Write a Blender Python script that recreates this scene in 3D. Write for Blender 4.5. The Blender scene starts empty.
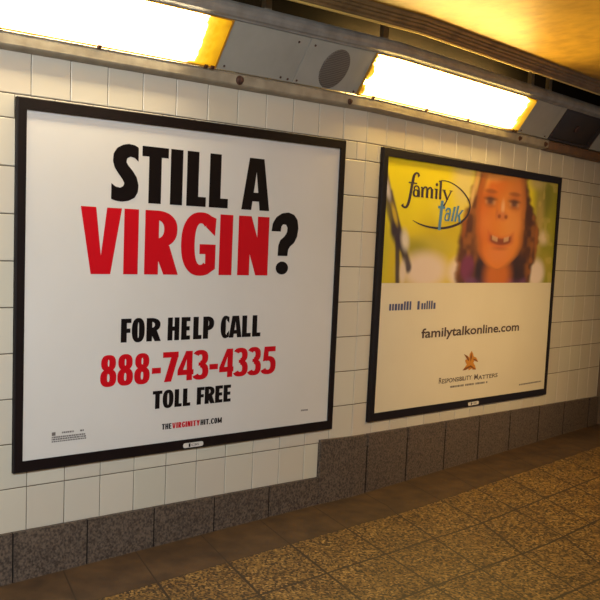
import bpy, bmesh, math, random
import numpy as np
from mathutils import Matrix, Vector
from mathutils.geometry import delaunay_2d_cdt, tessellate_polygon
random.seed(7)
SC = bpy.context.scene
COL = SC.collection

# ------------------------------------------------------------------ camera
F, YAW, PIT, ROL = 794.29, 0.5357952, 0.0958552, -0.0120312
CAMPOS = Vector((-1.3267673, -2.2847214, 0.7393041))
PX, PY = -263.907, 44.662
M = Matrix.Rotation(PIT, 3, 'X') @ Matrix.Rotation(YAW, 3, 'Z')
Mt = M.transposed()
right, fwd, up = Mt @ Vector((1, 0, 0)), Mt @ Vector((0, 1, 0)), Mt @ Vector((0, 0, 1))
cr, sr = math.cos(ROL), math.sin(ROL)
r2, u2 = cr * right - sr * up, sr * right + cr * up
cam = bpy.data.cameras.new('camera')
cam.sensor_width = 36.0
cam.lens = F / 600 * 36
cam.shift_x = -PX / 600
cam.shift_y = PY / 600
cam.clip_start = 0.05
camo = bpy.data.objects.new('camera', cam)
COL.objects.link(camo)
camo.matrix_world = Matrix(((r2.x, u2.x, -fwd.x, CAMPOS.x), (r2.y, u2.y, -fwd.y, CAMPOS.y), (r2.z, u2.z, -fwd.z, CAMPOS.z), (0, 0, 0, 1)))
SC.camera = camo

# ------------------------------------------------------------------ world, lamps, exposure
world = bpy.data.worlds.new('world')
SC.world = world
world.use_nodes = True
bg = world.node_tree.nodes['Background']
bg.inputs[0].default_value = (0.80, 0.86, 1.0, 1)
bg.inputs[1].default_value = 0.25
SC.view_settings.view_transform = 'Standard'
SC.view_settings.look = 'None'
SC.view_settings.exposure = 0.0
SC.view_settings.gamma = 1.0
LAMP_STRENGTH = 33.0
LAMP_COLOR = (1.0, 0.68, 0.20)      # older, yellower tubes over the second poster
LAMP_COLOR_PALE = (1.0, 0.82, 0.50)


def area(name, loc, target, sx, sy, power, color, spread=3.14159):
    l = bpy.data.lights.new(name, 'AREA')
    l.shape = 'RECTANGLE'
    l.size, l.size_y, l.energy, l.color = sx, sy, power, color
    l.spread = spread
    o = bpy.data.objects.new(name, l)
    COL.objects.link(o)
    o.location = loc
    o.rotation_euler = (Vector(target) - Vector(loc)).to_track_quat('-Z', 'Y').to_euler()
    return o


# added fill lights without fixtures: cool from behind left, warm towards the right
area('fill_light', (-1.5, -2.8, 1.70), (0.15, 0.0, 0.4), 1.6, 0.25, 40, (0.84, 0.93, 1.0), 1.9)
area('fill_light', (3.0, -2.2, 1.70), (2.9, 0.0, 0.4), 1.6, 0.25, 8, (1.0, 0.66, 0.26), 1.1)

# ------------------------------------------------------------------ wall frame: u along the wall, d out of it, z up
T = 0.1524
UB, ANG = 11 * T, 0.09
CB, SB = math.cos(ANG), math.sin(ANG)


def W(u, d, z):
    if u < UB:
        return Vector((u, -d, z))
    return Vector((UB + (u - UB) * CB + d * SB, (u - UB) * SB - d * CB, z))


def fz(u):
    u = max(-3.0, min(6.0, u))
    return -.322 + .036 * u if u < 1.5 else -.268 + .0145 * (u - 1.5)


def lin(r, g, b):
    return tuple((c / 255 / 12.92) if c / 255 <= .04045 else ((c / 255 + .055) / 1.055) ** 2.4 for c in (r, g, b))


# ------------------------------------------------------------------ materials
def mat(name, color, rough=.5, metal=0., spec=.5, noise=None, bump=None, coat=0.):
    m = bpy.data.materials.new(name)
    m.use_nodes = True
    nt = m.node_tree
    b = nt.nodes['Principled BSDF']
    b.inputs['Base Color'].default_value = (*color, 1)
    b.inputs['Roughness'].default_value = rough
    b.inputs['Metallic'].default_value = metal
    b.inputs['Specular IOR Level'].default_value = spec
    b.inputs['Coat Weight'].default_value = coat
    tc = nt.nodes.new('ShaderNodeTexCoord')
    if noise:
        scale, c2, lo, hi = noise
        n = nt.nodes.new('ShaderNodeTexNoise')
        n.inputs['Scale'].default_value = scale
        n.inputs['Detail'].default_value = 5
        nt.links.new(tc.outputs['Object'], n.inputs['Vector'])
        r = nt.nodes.new('ShaderNodeValToRGB')
        r.color_ramp.elements[0].position, r.color_ramp.elements[1].position = lo, hi
        r.color_ramp.elements[0].color, r.color_ramp.elements[1].color = (*color, 1), (*c2, 1)
        nt.links.new(n.outputs['Fac'], r.inputs['Fac'])
        nt.links.new(r.outputs['Color'], b.inputs['Base Color'])
    if bump:
        scale, st = bump
        n2 = nt.nodes.new('ShaderNodeTexNoise')
        n2.inputs['Scale'].default_value = scale
        n2.inputs['Detail'].default_value = 3
        nt.links.new(tc.outputs['Object'], n2.inputs['Vector'])
        bp = nt.nodes.new('ShaderNodeBump')
        bp.inputs['Strength'].default_value = st
        bp.inputs['Distance'].default_value = .004
        nt.links.new(n2.outputs['Fac'], bp.inputs['Height'])
        nt.links.new(bp.outputs['Normal'], b.inputs['Normal'])
    return m


def attr_mat(name, attr, rough, spec=.5, coat=0.):
    m = mat(name, (1, 1, 1), rough, 0, spec, coat=coat)
    nt = m.node_tree
    a = nt.nodes.new('ShaderNodeVertexColor')
    a.layer_name = attr
    nt.links.new(a.outputs['Color'], nt.nodes['Principled BSDF'].inputs['Base Color'])
    return m


TILE = attr_mat('glazed_tile', 'tint', .22, .5)
GROUT = mat('grout', lin(96, 84, 68), .9)
PAINT_DARK = mat('dark_brown_paint', lin(44, 32, 26), .85, noise=(9, lin(32, 24, 20), .3, .7))  # mottled dark brown for the wall top and cavity ceiling
GRANITE = mat('granite', lin(116, 100, 86), .5, noise=(120, lin(62, 52, 46), .36, .64), bump=(160, .08))
JOINT = mat('dark_joint', lin(24, 18, 15), .9)
CEIL = mat('ceiling_paint', lin(206, 164, 60), .42, noise=(14, lin(178, 138, 46), .35, .7), bump=(40, .25))
BEAM = mat('beam_paint', lin(138, 110, 72), .5, noise=(12, lin(104, 82, 54), .35, .7))
RAIL = mat('rail_paint', lin(176, 164, 142), .45, noise=(16, lin(146, 134, 114), .35, .7))
LIP = mat('housing_paint', lin(150, 146, 140), .5, noise=(14, lin(120, 116, 110), .35, .75))
PANEL = mat('panel_paint', lin(176, 174, 164), .45, noise=(7, lin(160, 157, 147), .3, .7))
BLACK = mat('black_metal', lin(24, 14, 16), .5, 0, .28, noise=(20, lin(18, 11, 13), .3, .7))
PAPER = mat('poster_paper', lin(226, 221, 214), .4, 0, .35, noise=(3, lin(221, 216, 208), .3, .7))
PAPER2 = mat('cream_poster_paper', lin(232, 221, 196), .4, 0, .35, noise=(3, lin(228, 216, 190), .3, .7))
INK = mat('black_ink', lin(15, 8, 11), .5, 0, .22)
RED = mat('red_ink', lin(206, 10, 28), .5, 0, .22)
GREY_INK = mat('grey_ink', lin(120, 112, 108), .5, 0, .3)
BROWN_INK = mat('brown_ink', lin(74, 54, 48), .5, 0, .3)
DARK_INK = mat('slate_ink', lin(66, 56, 68), .5, 0, .3)
BLUE_INK = mat('blue_ink', lin(92, 142, 190), .5, 0, .3)
NAVY_INK = mat('navy_ink', lin(74, 84, 130), .5, 0, .3)
GOLD_INK = mat('gold_ink', lin(206, 138, 44), .5, 0, .3)
GOLD_DARK = mat('dark_gold_ink', lin(134, 78, 22), .5, 0, .3)
PLATE = mat('white_plate', lin(222, 216, 208), .4)
RUST = mat('rusty_steel', lin(104, 70, 54), .6, .3, .5, noise=(120, lin(60, 38, 30), .35, .65))
STEEL = mat('dull_steel', lin(150, 140, 124), .45, .5)
DARKLENS = mat('dead_lens', lin(60, 46, 34), .35, noise=(10, lin(42, 32, 24), .3, .7))
PHOTO = attr_mat('printed_photograph', 'picture', .4, .35)


def grille_material():
    m = mat('perforated_steel', lin(104, 96, 88), .55)
    nt = m.node_tree
    b = nt.nodes['Principled BSDF']
    uv = nt.nodes.new('ShaderNodeUVMap')
    v = nt.nodes.new('ShaderNodeTexVoronoi')
    v.inputs['Scale'].default_value = 150
    v.inputs['Randomness'].default_value = 0.0
    nt.links.new(uv.outputs['UV'], v.inputs['Vector'])
    r = nt.nodes.new('ShaderNodeValToRGB')
    r.color_ramp.elements[0].position, r.color_ramp.elements[1].position = .28, .40
    r.color_ramp.elements[0].color = (*lin(48, 42, 38), 1)
    r.color_ramp.elements[1].color = (*lin(128, 119, 109), 1)
    nt.links.new(v.outputs['Distance'], r.inputs['Fac'])
    nt.links.new(r.outputs['Color'], b.inputs['Base Color'])
    return m


def diffuser_material(name, left_fade, right_fade, color):
    """Yellowed plastic lens: bright over the tubes, amber where the tubes stop short of its ends."""
    m = bpy.data.materials.new(name)
    m.use_nodes = True
    nt = m.node_tree
    b = nt.nodes['Principled BSDF']
    b.inputs['Base Color'].default_value = (*lin(150, 96, 20), 1)
    b.inputs['Roughness'].default_value = .35
    L = nt.links.new
    uv = nt.nodes.new('ShaderNodeUVMap')
    sep = nt.nodes.new('ShaderNodeSeparateXYZ')
    L(uv.outputs['UV'], sep.inputs[0])
    tc = nt.nodes.new('ShaderNodeTexCoord')
    nz = nt.nodes.new('ShaderNodeTexNoise')
    nz.inputs['Scale'].default_value = 22
    nz.inputs['Detail'].default_value = 3
    L(tc.outputs['Object'], nz.inputs['Vector'])

    def math_(op, a, c, clamp=False):
        n = nt.nodes.new('ShaderNodeMath')
        n.operation = op
        n.use_clamp = clamp
        for i, x in enumerate((a, c)):
            if isinstance(x, (int, float)):
                n.inputs[i].default_value = x
            else:
                L(x, n.inputs[i])
        return n.outputs[0]
    wob = math_('MULTIPLY', math_('SUBTRACT', nz.outputs['Fac'], .5), .085)
    x = math_('ADD', sep.outputs['X'], wob)           # metres from the left end
    xr = math_('SUBTRACT', LIGHT_LEN, x)
    fl = math_('DIVIDE', x, left_fade, True)
    fr = math_('DIVIDE', xr, right_fade, True)
    yb = math_('DIVIDE', sep.outputs['Y'], .0055, True)     # metres up from the lower edge
    yt = math_('DIVIDE', math_('SUBTRACT', DIFF_H, sep.outputs['Y']), .005, True)
    fac = math_('MULTIPLY', math_('MINIMUM', fl, fr), math_('MINIMUM', yb, yt))
    ramp = nt.nodes.new('ShaderNodeValToRGB')
    cr_ = ramp.color_ramp
    cr_.elements[0].position, cr_.elements[0].color = 0.0, (.50 / LAMP_STRENGTH, .22 / LAMP_STRENGTH, .004 / LAMP_STRENGTH, 1)
    cr_.elements[1].position, cr_.elements[1].color = 1.0, (*color, 1)
    e = cr_.elements.new(.45)
    e.color = (.95 / LAMP_STRENGTH, .52 / LAMP_STRENGTH, .012 / LAMP_STRENGTH, 1)
    e = cr_.elements.new(.72)
    e.color = (1.5 / LAMP_STRENGTH, .95 / LAMP_STRENGTH, .08 / LAMP_STRENGTH, 1)
    L(fac, ramp.inputs['Fac'])
    L(ramp.outputs['Color'], b.inputs['Emission Color'])
    b.inputs['Emission Strength'].default_value = LAMP_STRENGTH
    return m


def floor_materials():
    m = mat('terrazzo', (1, 1, 1), .55)
    nt = m.node_tree
    L = nt.links.new
    b = nt.nodes['Principled BSDF']
    tc = nt.nodes.new('ShaderNodeTexCoord')
    v = nt.nodes.new('ShaderNodeTexVoronoi')
    v.inputs['Scale'].default_value = 150
    L(tc.outputs['Object'], v.inputs['Vector'])
    sep = nt.nodes.new('ShaderNodeSeparateColor')
    L(v.outputs['Color'], sep.inputs[0])
    r = nt.nodes.new('ShaderNodeValToRGB')
    r.color_ramp.interpolation = 'CONSTANT'
    els = [(0, (42, 28, 14)), (.24, (104, 78, 38)), (.55, (138, 106, 52)), (.80, (70, 49, 25)), (.92, (168, 136, 78))]
    r.color_ramp.elements[0].color = (*lin(*els[0][1]), 1)
    r.color_ramp.elements[1].position, r.color_ramp.elements[1].color = els[1][0], (*lin(*els[1][1]), 1)
    for p, c in els[2:]:
        e = r.color_ramp.elements.new(p)
        e.color = (*lin(*c), 1)
    L(sep.outputs[0], r.inputs['Fac'])
    n = nt.nodes.new('ShaderNodeTexNoise')
    n.inputs['Scale'].default_value = 7
    n.inputs['Detail'].default_value = 4
    L(tc.outputs['Object'], n.inputs['Vector'])
    dirt = nt.nodes.new('ShaderNodeValToRGB')
    dirt.color_ramp.elements[0].position, dirt.color_ramp.elements[1].position = .35, .65
    dirt.color_ramp.elements[0].color, dirt.color_ramp.elements[1].color = (.72, .68, .62, 1), (1, 1, 1, 1)
    L(n.outputs['Fac'], dirt.inputs['Fac'])
    mx = nt.nodes.new('ShaderNodeMix')
    mx.data_type, mx.blend_type = 'RGBA', 'MULTIPLY'
    mx.inputs[0].default_value = 1
    L(r.outputs['Color'], mx.inputs[6])
    L(dirt.outputs['Color'], mx.inputs[7])
    uv = nt.nodes.new('ShaderNodeUVMap')
    br = nt.nodes.new('ShaderNodeTexBrick')
    br.offset = 0
    br.inputs['Scale'].default_value = 1
    br.inputs['Brick Width'].default_value = 1
    br.inputs['Row Height'].default_value = 1
    br.inputs['Mortar Size'].default_value = .019
    br.inputs['Mortar Smooth'].default_value = .2
    L(uv.outputs['UV'], br.inputs['Vector'])
    L(mx.outputs[2], br.inputs['Color1'])
    L(mx.outputs[2], br.inputs['Color2'])
    br.inputs['Mortar'].default_value = (*lin(42, 29, 17), 1)
    L(br.outputs['Color'], b.inputs['Base Color'])
    k = mat('border_cement', lin(126, 98, 66), .6)
    nt = k.node_tree
    L = nt.links.new
    b = nt.nodes['Principled BSDF']
    tc = nt.nodes.new('ShaderNodeTexCoord')
    n = nt.nodes.new('ShaderNodeTexNoise')
    n.inputs['Scale'].default_value = 11
    n.inputs['Detail'].default_value = 6
    L(tc.outputs['Object'], n.inputs['Vector'])
    r = nt.nodes.new('ShaderNodeValToRGB')
    r.color_ramp.elements[0].position, r.color_ramp.elements[1].position = .3, .7
    r.color_ramp.elements[0].color, r.color_ramp.elements[1].color = (*lin(56, 39, 25), 1), (*lin(84, 62, 40), 1)
    L(n.outputs['Fac'], r.inputs['Fac'])
    uv = nt.nodes.new('ShaderNodeUVMap')
    br = nt.nodes.new('ShaderNodeTexBrick')
    br.offset = 0
    br.inputs['Scale'].default_value = 1
    br.inputs['Brick Width'].default_value = 1
    br.inputs['Row Height'].default_value = 50
    br.inputs['Mortar Size'].default_value = .010
    L(uv.outputs['UV'], br.inputs['Vector'])
    L(r.outputs['Color'], br.inputs['Color1'])
    L(r.outputs['Color'], br.inputs['Color2'])
    br.inputs['Mortar'].default_value = (*lin(46, 32, 20), 1)
    L(br.outputs['Color'], b.inputs['Base Color'])
    return m, k


# ------------------------------------------------------------------ builders
def empty(name, loc, label=None, cat=None, group=None):
    o = bpy.data.objects.new(name, None)
    o.empty_display_size = .05
    COL.objects.link(o)
    o.location = loc
    if label:
        tag(o, label, cat, group)
    return o


def tag(o, label=None, cat=None, group=None, kind=None):
    if label: o['label'] = label
    if cat: o['category'] = cat
    if group: o['group'] = group
    if kind: o['kind'] = kind
    return o


def origin_of(parent):
    p = Vector((0, 0, 0))
    while parent is not None:
        p += parent.location
        parent = parent.parent
    return p


def link_bm(name, bm, mats, parent=None, origin=None, smooth=False, normals=True):
    """bm holds world coordinates; the mesh is moved to its parent's (or its own) origin."""
    if normals:
        bmesh.ops.recalc_face_normals(bm, faces=bm.faces)
    base = origin_of(parent)
    org = Vector(origin) if origin is not None else base
    bmesh.ops.translate(bm, verts=bm.verts, vec=-org)
    me = bpy.data.meshes.new(name)
    bm.to_mesh(me)
    bm.free()
    for m in (mats if isinstance(mats, (list, tuple)) else [mats]):
        me.materials.append(m)
    if smooth:
        for p in me.polygons: p.use_smooth = True
    o = bpy.data.objects.new(name, me)
    COL.objects.link(o)
    o.parent = parent
    o.location = org - base
    return o


def sweep(bm, prof, u0, u1, closed=True, mi=0, uvs=None, step=None):
    """Extrude a (d, z) profile along the wall from u0 to u1, following the wall's bend."""
    st = [u0] + ([UB] if u0 < UB - 1e-6 and u1 > UB + 1e-6 else []) + [u1]
    rings = [[bm.verts.new(W(u, d, z)) for d, z in prof] for u in st]
    n = len(prof)
    for a, b in zip(rings, rings[1:]):
        for i in range(n if closed else n - 1):
            f = bm.faces.new((a[i], a[(i + 1) % n], b[(i + 1) % n], b[i]))
            f.material_index = mi
    if closed:
        for r in (rings[0], rings[-1]):
            f = bm.faces.new(r)
            f.material_index = mi


def boxw(bm, u0, u1, d0, d1, z0, z1, mi=0):
    sweep(bm, [(d0, z0), (d1, z0), (d1, z1), (d0, z1)], u0, u1, True, mi)


def bevel(bm, w, seg=2):
    es = [e for e in bm.edges if len(e.link_faces) == 2 and e.calc_face_angle(0) > .5]
    bmesh.ops.bevel(bm, geom=es, offset=w, segments=seg, affect='EDGES', profile=.5, clamp_overlap=True)


def struct(name, bm, mats, **k):
    return tag(link_bm(name, bm, mats, **k), kind='structure')


# ------------------------------------------------------------------ setting: floor
U_MIN, U_END = -2.2, 4.43
FLOOR, BORDER = floor_materials()


def floor_bm():
    bm = bmesh.new()
    uvl = bm.loops.layers.uv.new('UVMap')
    us = [x * .16 + 1.636 - 3.84 for x in range(0, 48)]
    ds = [-.05, 0, .09, .18, .27, .53, .79, 1.1, 1.5, 2.0, 2.6, 3.45]
    grid = {}

    def pos(a, d):
        s = max(.42, min(.92, .46 + .36 * (a - 1.4)))
        off = s * (min(d, 1.1) - .27) + .5 * max(0, d - 1.1)
        return a - off
    for i, a in enumerate(us):
        for j, d in enumerate(ds):
            u = pos(a, d)
            x = W(u, d, fz(u))
            grid[i, j] = bm.verts.new(x)
    for i in range(len(us) - 1):
        for j in range(len(ds) - 1):
            f = bm.faces.new((grid[i, j], grid[i + 1, j], grid[i + 1, j + 1], grid[i, j + 1]))
            f.material_index = 1 if ds[j + 1] <= .271 else 0
            for l, (ii, jj) in zip(f.loops, ((i, j), (i + 1, j), (i + 1, j + 1), (i, j + 1))):
                v = (ds[jj] - .27) / .26
                if f.material_index: v = 1.5 + ds[jj]
                l[uvl].uv = ((us[ii] - 1.636) / .32, v)
    return bm


bm = floor_bm()
for f in bm.faces:
    f.normal_update()
struct('floor', bm, [FLOOR, BORDER])


# ------------------------------------------------------------------ setting: tiled wall
def gtop(u):
    return .012 - .0195 * (u - 1.6)


def wall_bm():
    bm = bmesh.new()
    cl = bm.loops.layers.float_color.new('tint')

    def tile(u0, u1, z0, z1, zl=None, zr=None):
        g, bv = .0014, .0022
        k = random.uniform(-4, 4)
        c = lin(*[v + k + random.uniform(-1, 1) for v in (216, 207, 188)])
        tl = [random.uniform(-.0005, .0005) for _ in range(4)]
        zl = z0 if zl is None else zl
        zr = z0 if zr is None else zr
        o = [(u0 + g, zl + g), (u1 - g, zr + g), (u1 - g, z1 - g), (u0 + g, z1 - g)]
        i_ = [(u0 + g + bv, zl + g + bv), (u1 - g - bv, zr + g + bv), (u1 - g - bv, z1 - g - bv), (u0 + g + bv, z1 - g - bv)]
        a = [bm.verts.new(W(u, -.004, z)) for u, z in o]
        m_ = [bm.verts.new(W(u * .8 + v * .2, -.0012 + t, z * .8 + y * .2)) for (u, z), (v, y), t in zip(o, i_, tl)]
        b = [bm.verts.new(W(u, t, z)) for (u, z), t in zip(i_, tl)]
        fs = [bm.faces.new(b)]
        for p, q in ((a, m_), (m_, b)):
            for k in range(4):
                fs.append(bm.faces.new((p[k], p[(k + 1) % 4], q[(k + 1) % 4], q[k])))
        for f in fs:
            f.smooth = False
            for l in f.loops: l[cl] = (*c, 1)
    k0, k1 = int(U_MIN / T) - 1, 29
    for k in range(k0, k1 + 1):
        u0, u1 = k * T, min((k + 1) * T, U_END)
        if u0 >= U_END: continue
        for r in range(-1, 8):
            if r == -1:
                if u0 >= 1.459: continue
                tile(u0, min(u1, 1.459), -.152, 0)
            elif r == 0 and u0 > 1.5:
                tile(u0, u1, 0, T, gtop(u0) - .008, gtop(u1) - .008)
            else:
                tile(u0, u1, r * T, (r + 1) * T)
        a, b = u0 - .06, min(u1 - .06, U_END)
        if a < UB < b:
            tile(a, UB, 8 * T, 8.5 * T)
            a = UB
        tile(a, b, 8 * T, 8.5 * T)
        tile(u0, u1, 8.5 * T, 8.5 * T + .205)
    n = len(bm.faces)
    sweep(bm, [(-.003, -.6), (-.003, 1.50), (-.2, 1.50), (-.2, -.6)], U_MIN - .2, U_END + .3, True, 1)
    sweep(bm, [(-.003, 1.5), (-.003, 1.95), (-.2, 1.95), (-.2, 1.5)], U_MIN - .2, U_END + .3, True, 2)
    return bm


struct('wall_back', wall_bm(), [TILE, GROUT, PAINT_DARK])

# granite skirting slabs
bm = bmesh.new()
edges = [1.459 - .3035 * k for k in range(12, -1, -1)]
for a, b in zip(edges, edges[1:]):
    lo = min(fz(a), fz(b)) - .02
    bx = bmesh.new()
    sweep(bx, [(0.0, lo), (.012, lo), (.012, -.150), (0.0, -.150)], a + .0034, b - .0034)
    bevel(bx, .0015, 1)
    me = bpy.data.meshes.new('tmp'); bx.to_mesh(me); bx.free(); bm.from_mesh(me); bpy.data.meshes.remove(me)
edges = [1.459, 1.783, 2.122, 2.479, 2.832, 3.188, 3.554, 3.899, 4.275, U_END]
for a, b in zip(edges, edges[1:]):
    st = [a + (.0060 if a > 1.5 else 0)] + ([UB] if a < UB < b else []) + [b - .0060]
    rings = []
    for u in st:
        lo = fz(u) - .02
        rings.append([bm.verts.new(W(u, d, z)) for d, z in ((0, lo), (.014, lo), (.014, gtop(u) - .002), (.012, gtop(u)), (0, gtop(u)))])
    for p, q in zip(rings, rings[1:]):
        for i in range(5): bm.faces.new((p[i], p[(i + 1) % 5], q[(i + 1) % 5], q[i]))
    bm.faces.new(rings[0]); bm.faces.new(rings[-1])
sweep(bm, [(-.002, -.5), (.0102, -.5), (.0102, -.153), (-.002, -.153)], edges[0] - 3.6, 1.459, True, 1)
sweep(bm, [(-.002, -.5), (.0122, -.5), (.0122, -.046), (-.002, -.046)], 1.462, U_END, True, 1)
struct('baseboard_back', bm, [GRANITE, JOINT])

# pier that ends the wall on the right, the opposite wall, the end of the passage
bm = bmesh.new()
boxw(bm, U_END, U_END + .5, -.2, .55, -.6, 1.95)
struct('wall_right', bm, mat('pier_paint', lin(112, 92, 74), .6, noise=(9, lin(94, 76, 60), .3, .7)))
bm = bmesh.new()
boxw(bm, U_MIN, 6.0, 3.35, 3.5, -.6, 1.95)
struct('wall_front', bm, mat('far_wall_paint', lin(196, 184, 158), .5, noise=(5, lin(184, 172, 146), .3, .7)))

# ceiling: cavity over the light housing, then the slab
bm = bmesh.new()
sweep(bm, [(.238, 1.758), (3.45, 1.758), (3.45, 1.95), (.238, 1.95)], U_MIN - .2, 6.0, True, 0)
sweep(bm, [(-.2, 1.90), (.26, 1.90), (.26, 1.98), (-.2, 1.98)], U_MIN - .2, 6.0, True, 1)
struct('ceiling', bm, [CEIL, PAINT_DARK])

# stepped beam with its bright lower edge, along the whole ceiling
bm = bmesh.new()
sweep(bm, [(.205, 1.718), (.214, 1.7085), (.221, 1.7085), (.223, 1.716), (.231, 1.721), (.233, 1.730), (.239, 1.732), (.241, 1.740), (.249, 1.7425), (.251, 1.762), (.205, 1.762)], U_MIN - .2, 6.0, True, 0)
struct('trim_1', bm, BEAM)
bm = bmesh.new()
rod = [(.2145 + .0048 * math.cos(k * .6283), 1.7045 + .0048 * math.sin(k * .6283)) for k in range(10)]
sweep(bm, rod, U_MIN - .2, 2.66, True, 0)
rod = [(.2150 + .0036 * math.cos(k * .6283), 1.7055 + .0036 * math.sin(k * .6283)) for k in range(10)]
sweep(bm, rod, 2.672, 6.0, True, 0)
struct('trim_2', bm, mat('rail_edge_paint', lin(236, 206, 120), .3, .2))

# housing: channel along the tiles (trim_3), rounded upper lip (trim_4), back of the box
bm = bmesh.new()
sweep(bm, [(0.0, 1.427), (.012, 1.427), (.034, 1.431), (.038, 1.436), (.038, 1.466), (.041, 1.470), (.036, 1.474), (0.0, 1.474)], U_MIN - .1, 3.36, True, 0)
sweep(bm, [(0.0, 1.425), (.030, 1.425), (.036, 1.431), (.036, 1.464), (.040, 1.468), (.036, 1.472), (0.0, 1.472)], 3.365, U_END, True, 1)
struct('trim_3', bm, [RAIL, mat('brown_rail_paint', lin(132, 96, 62), .5, noise=(16, lin(100, 72, 50), .35, .7))])
bm = bmesh.new()
sweep(bm, [(.128, 1.6245), (.136, 1.6235), (.139, 1.629), (.146, 1.634), (.151, 1.645), (.151, 1.658), (.145, 1.674), (.132, 1.688), (.112, 1.696), (.06, 1.696), (.06, 1.690), (.108, 1.688), (.128, 1.640)], U_MIN - .1, U_END, True, 0)
struct('trim_4', bm, LIP)

# ------------------------------------------------------------------ sloping panels and lights of the housing
P0, P1 = Vector((.040, 1.476)), Vector((.1305, 1.6245))     # (d, z) of the slope's lower and upper edge
SL = P1 - P0
SN = Vector((SL.y, -SL.x)).normalized()                      # out of the panel
DIFF_H = SL.length
LIGHT_LEN = 1.421


def S(u, t, h=0.0):
    """Point on the slope: t metres up from its lower edge, h metres proud of it."""
    p = P0 + SL.normalized() * t + SN * h
    return W(u, p.x, p.y)


def slab(bm, u0, u1, t0, t1, h0, h1, mi=0, inset=0.0):
    st = [u0] + ([UB] if u0 < UB - 1e-6 and u1 > UB + 1e-6 else []) + [u1]
    rings = []
    for i, u in enumerate(st):
        e = inset if i == 0 else (-inset if i == len(st) - 1 else 0)
        rings.append([bm.verts.new(S(u, t0, h0)), bm.verts.new(S(u + e, t0 + inset, h1)), bm.verts.new(S(u + e, t1 - inset, h1)), bm.verts.new(S(u, t1, h0))])
    for p, q in zip(rings, rings[1:]):
        for i in range(4):
            f = bm.faces.new((p[i], p[(i + 1) % 4], q[(i + 1) % 4], q[i])); f.material_index = mi
    for r in (rings[0], rings[-1]):
        f = bm.faces.new(r); f.material_index = mi


def disc(bm, u, t, r, h0, h1, n=24, mi=0, dome=0.0):
    lo = [bm.verts.new(S(u + r * math.cos(6.28318 * k / n), t + r * math.sin(6.28318 * k / n), h0)) for k in range(n)]
    hi = [bm.verts.new(S(u + r * .94 * math.cos(6.28318 * k / n), t + r * .94 * math.sin(6.28318 * k / n), h1)) for k in range(n)]
    for k in range(n):
        f = bm.faces.new((lo[k], lo[(k + 1) % n], hi[(k + 1) % n], hi[k])); f.material_index = mi
    c = bm.verts.new(S(u, t, h1 + dome))
    for k in range(n):
        f = bm.faces.new((hi[k], hi[(k + 1) % n], c)); f.material_index = mi


def add_uv(bm, u0):
    """UV in metres along and up the slope."""
    uvl = bm.loops.layers.uv.verify()
    for f in bm.faces:
        for l in f.loops:
            co = l.vert.co
            if co.x < UB: u = co.x
            else: u = UB + (co.x - UB) * CB + co.y * SB
            t = (co.z - P0.y) / SL.y * DIFF_H
            l[uvl].uv = (u - u0, t)


def ceiling_light(u0, label, lf, rf, seed):
    u1 = u0 + LIGHT_LEN
    root = empty('ceiling_light', S((u0 + u1) / 2, 0), label, 'light', None)
    bm = bmesh.new()
    slab(bm, u0 + .006, u1 - .006, .005, DIFF_H - .004, .001, .015, inset=.009)
    add_uv(bm, u0)
    link_bm('diffuser', bm, diffuser_material('yellowed_lens', lf, rf, seed), root)
    bm = bmesh.new()
    slab(bm, u0, u0 + .006, 0, DIFF_H, -.012, .008)
    slab(bm, u1 - .006, u1, 0, DIFF_H, -.012, .008)
    slab(bm, u0 + .006, u1 - .006, 0, .005, -.012, .008)
    slab(bm, u0 + .006, u1 - .006, DIFF_H - .004, DIFF_H, -.012, .007)
    link_bm('frame', bm, mat('brassy_frame', lin(196, 150, 66), .4, .3), root)
    for uu in (u0 + .10, u0 + .52, u1 - .52, u1 - .05, u1 - .02):
        bm = bmesh.new()
        slab(bm, uu - .008, uu + .008, -.004, .010, .008, .014, inset=.002)
        link_bm('latch', bm, RUST, root)
    return root


ceiling_light(-.670, 'long glowing yellow light panel above the "STILL A" poster, amber at its right end', .12, .155, LAMP_COLOR_PALE)
ceiling_light(1.538, 'long glowing yellow light panel above the yellow "family talk" poster', .02, .12, LAMP_COLOR)


def screw(parent, u, t):
    bm = bmesh.new()
    disc(bm, u, t, .0042, 0.001, .004, 12, 0, .001)
    link_bm('screw', bm, RUST, parent)


def blank_panel(u0, u1, label, screws=()):
    root = empty('access_panel', S((u0 + u1) / 2, 0), label, 'panel', 'blank panels of the light housing')
    bm = bmesh.new()
    slab(bm, u0 + .001, u1 - .0012, 0, DIFF_H, -.010, .001, inset=.0008)
    link_bm('sheet', bm, PANEL, root)
    for u, t in screws: screw(root, u, t)
    return root


blank_panel(.751, 1.157, 'blank grey-white metal panel between the left light and the round speaker', [(.79, .014), (1.085, .012), (1.125, .010), (1.10, .150)])
blank_panel(2.959, 3.3295, 'blank grey metal panel between the right-hand light and the dark square panel', [(3.0, .012), (3.28, .012)])
root = empty('access_panel', S(4.15, 0), 'dim blank panel past the dark square panel at the far right end', 'panel', 'blank panels of the light housing')
bm = bmesh.new()
slab(bm, 3.884, U_END - .002, 0, DIFF_H, -.010, .001, inset=.0008)
link_bm('sheet', bm, PANEL, root)

# panel with the round speaker
root = empty('speaker_panel', S(1.35, 0), 'grey-white panel with a round perforated speaker beside the second light', 'speaker')
bm = bmesh.new()
slab(bm, 1.158, 1.5368, 0, DIFF_H, -.010, .001, inset=.0008)
link_bm('sheet', bm, PANEL, root)
bm = bmesh.new()
disc(bm, 1.349, .0805, .0775, .001, .004, 56, 0, .004)
add_uv(bm, 1.349)
g = link_bm('speaker_grille', bm, grille_material(), root)
for u, t in ((1.175, .011), (1.515, .010), (1.19, .150)): screw(root, u, t)

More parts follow.
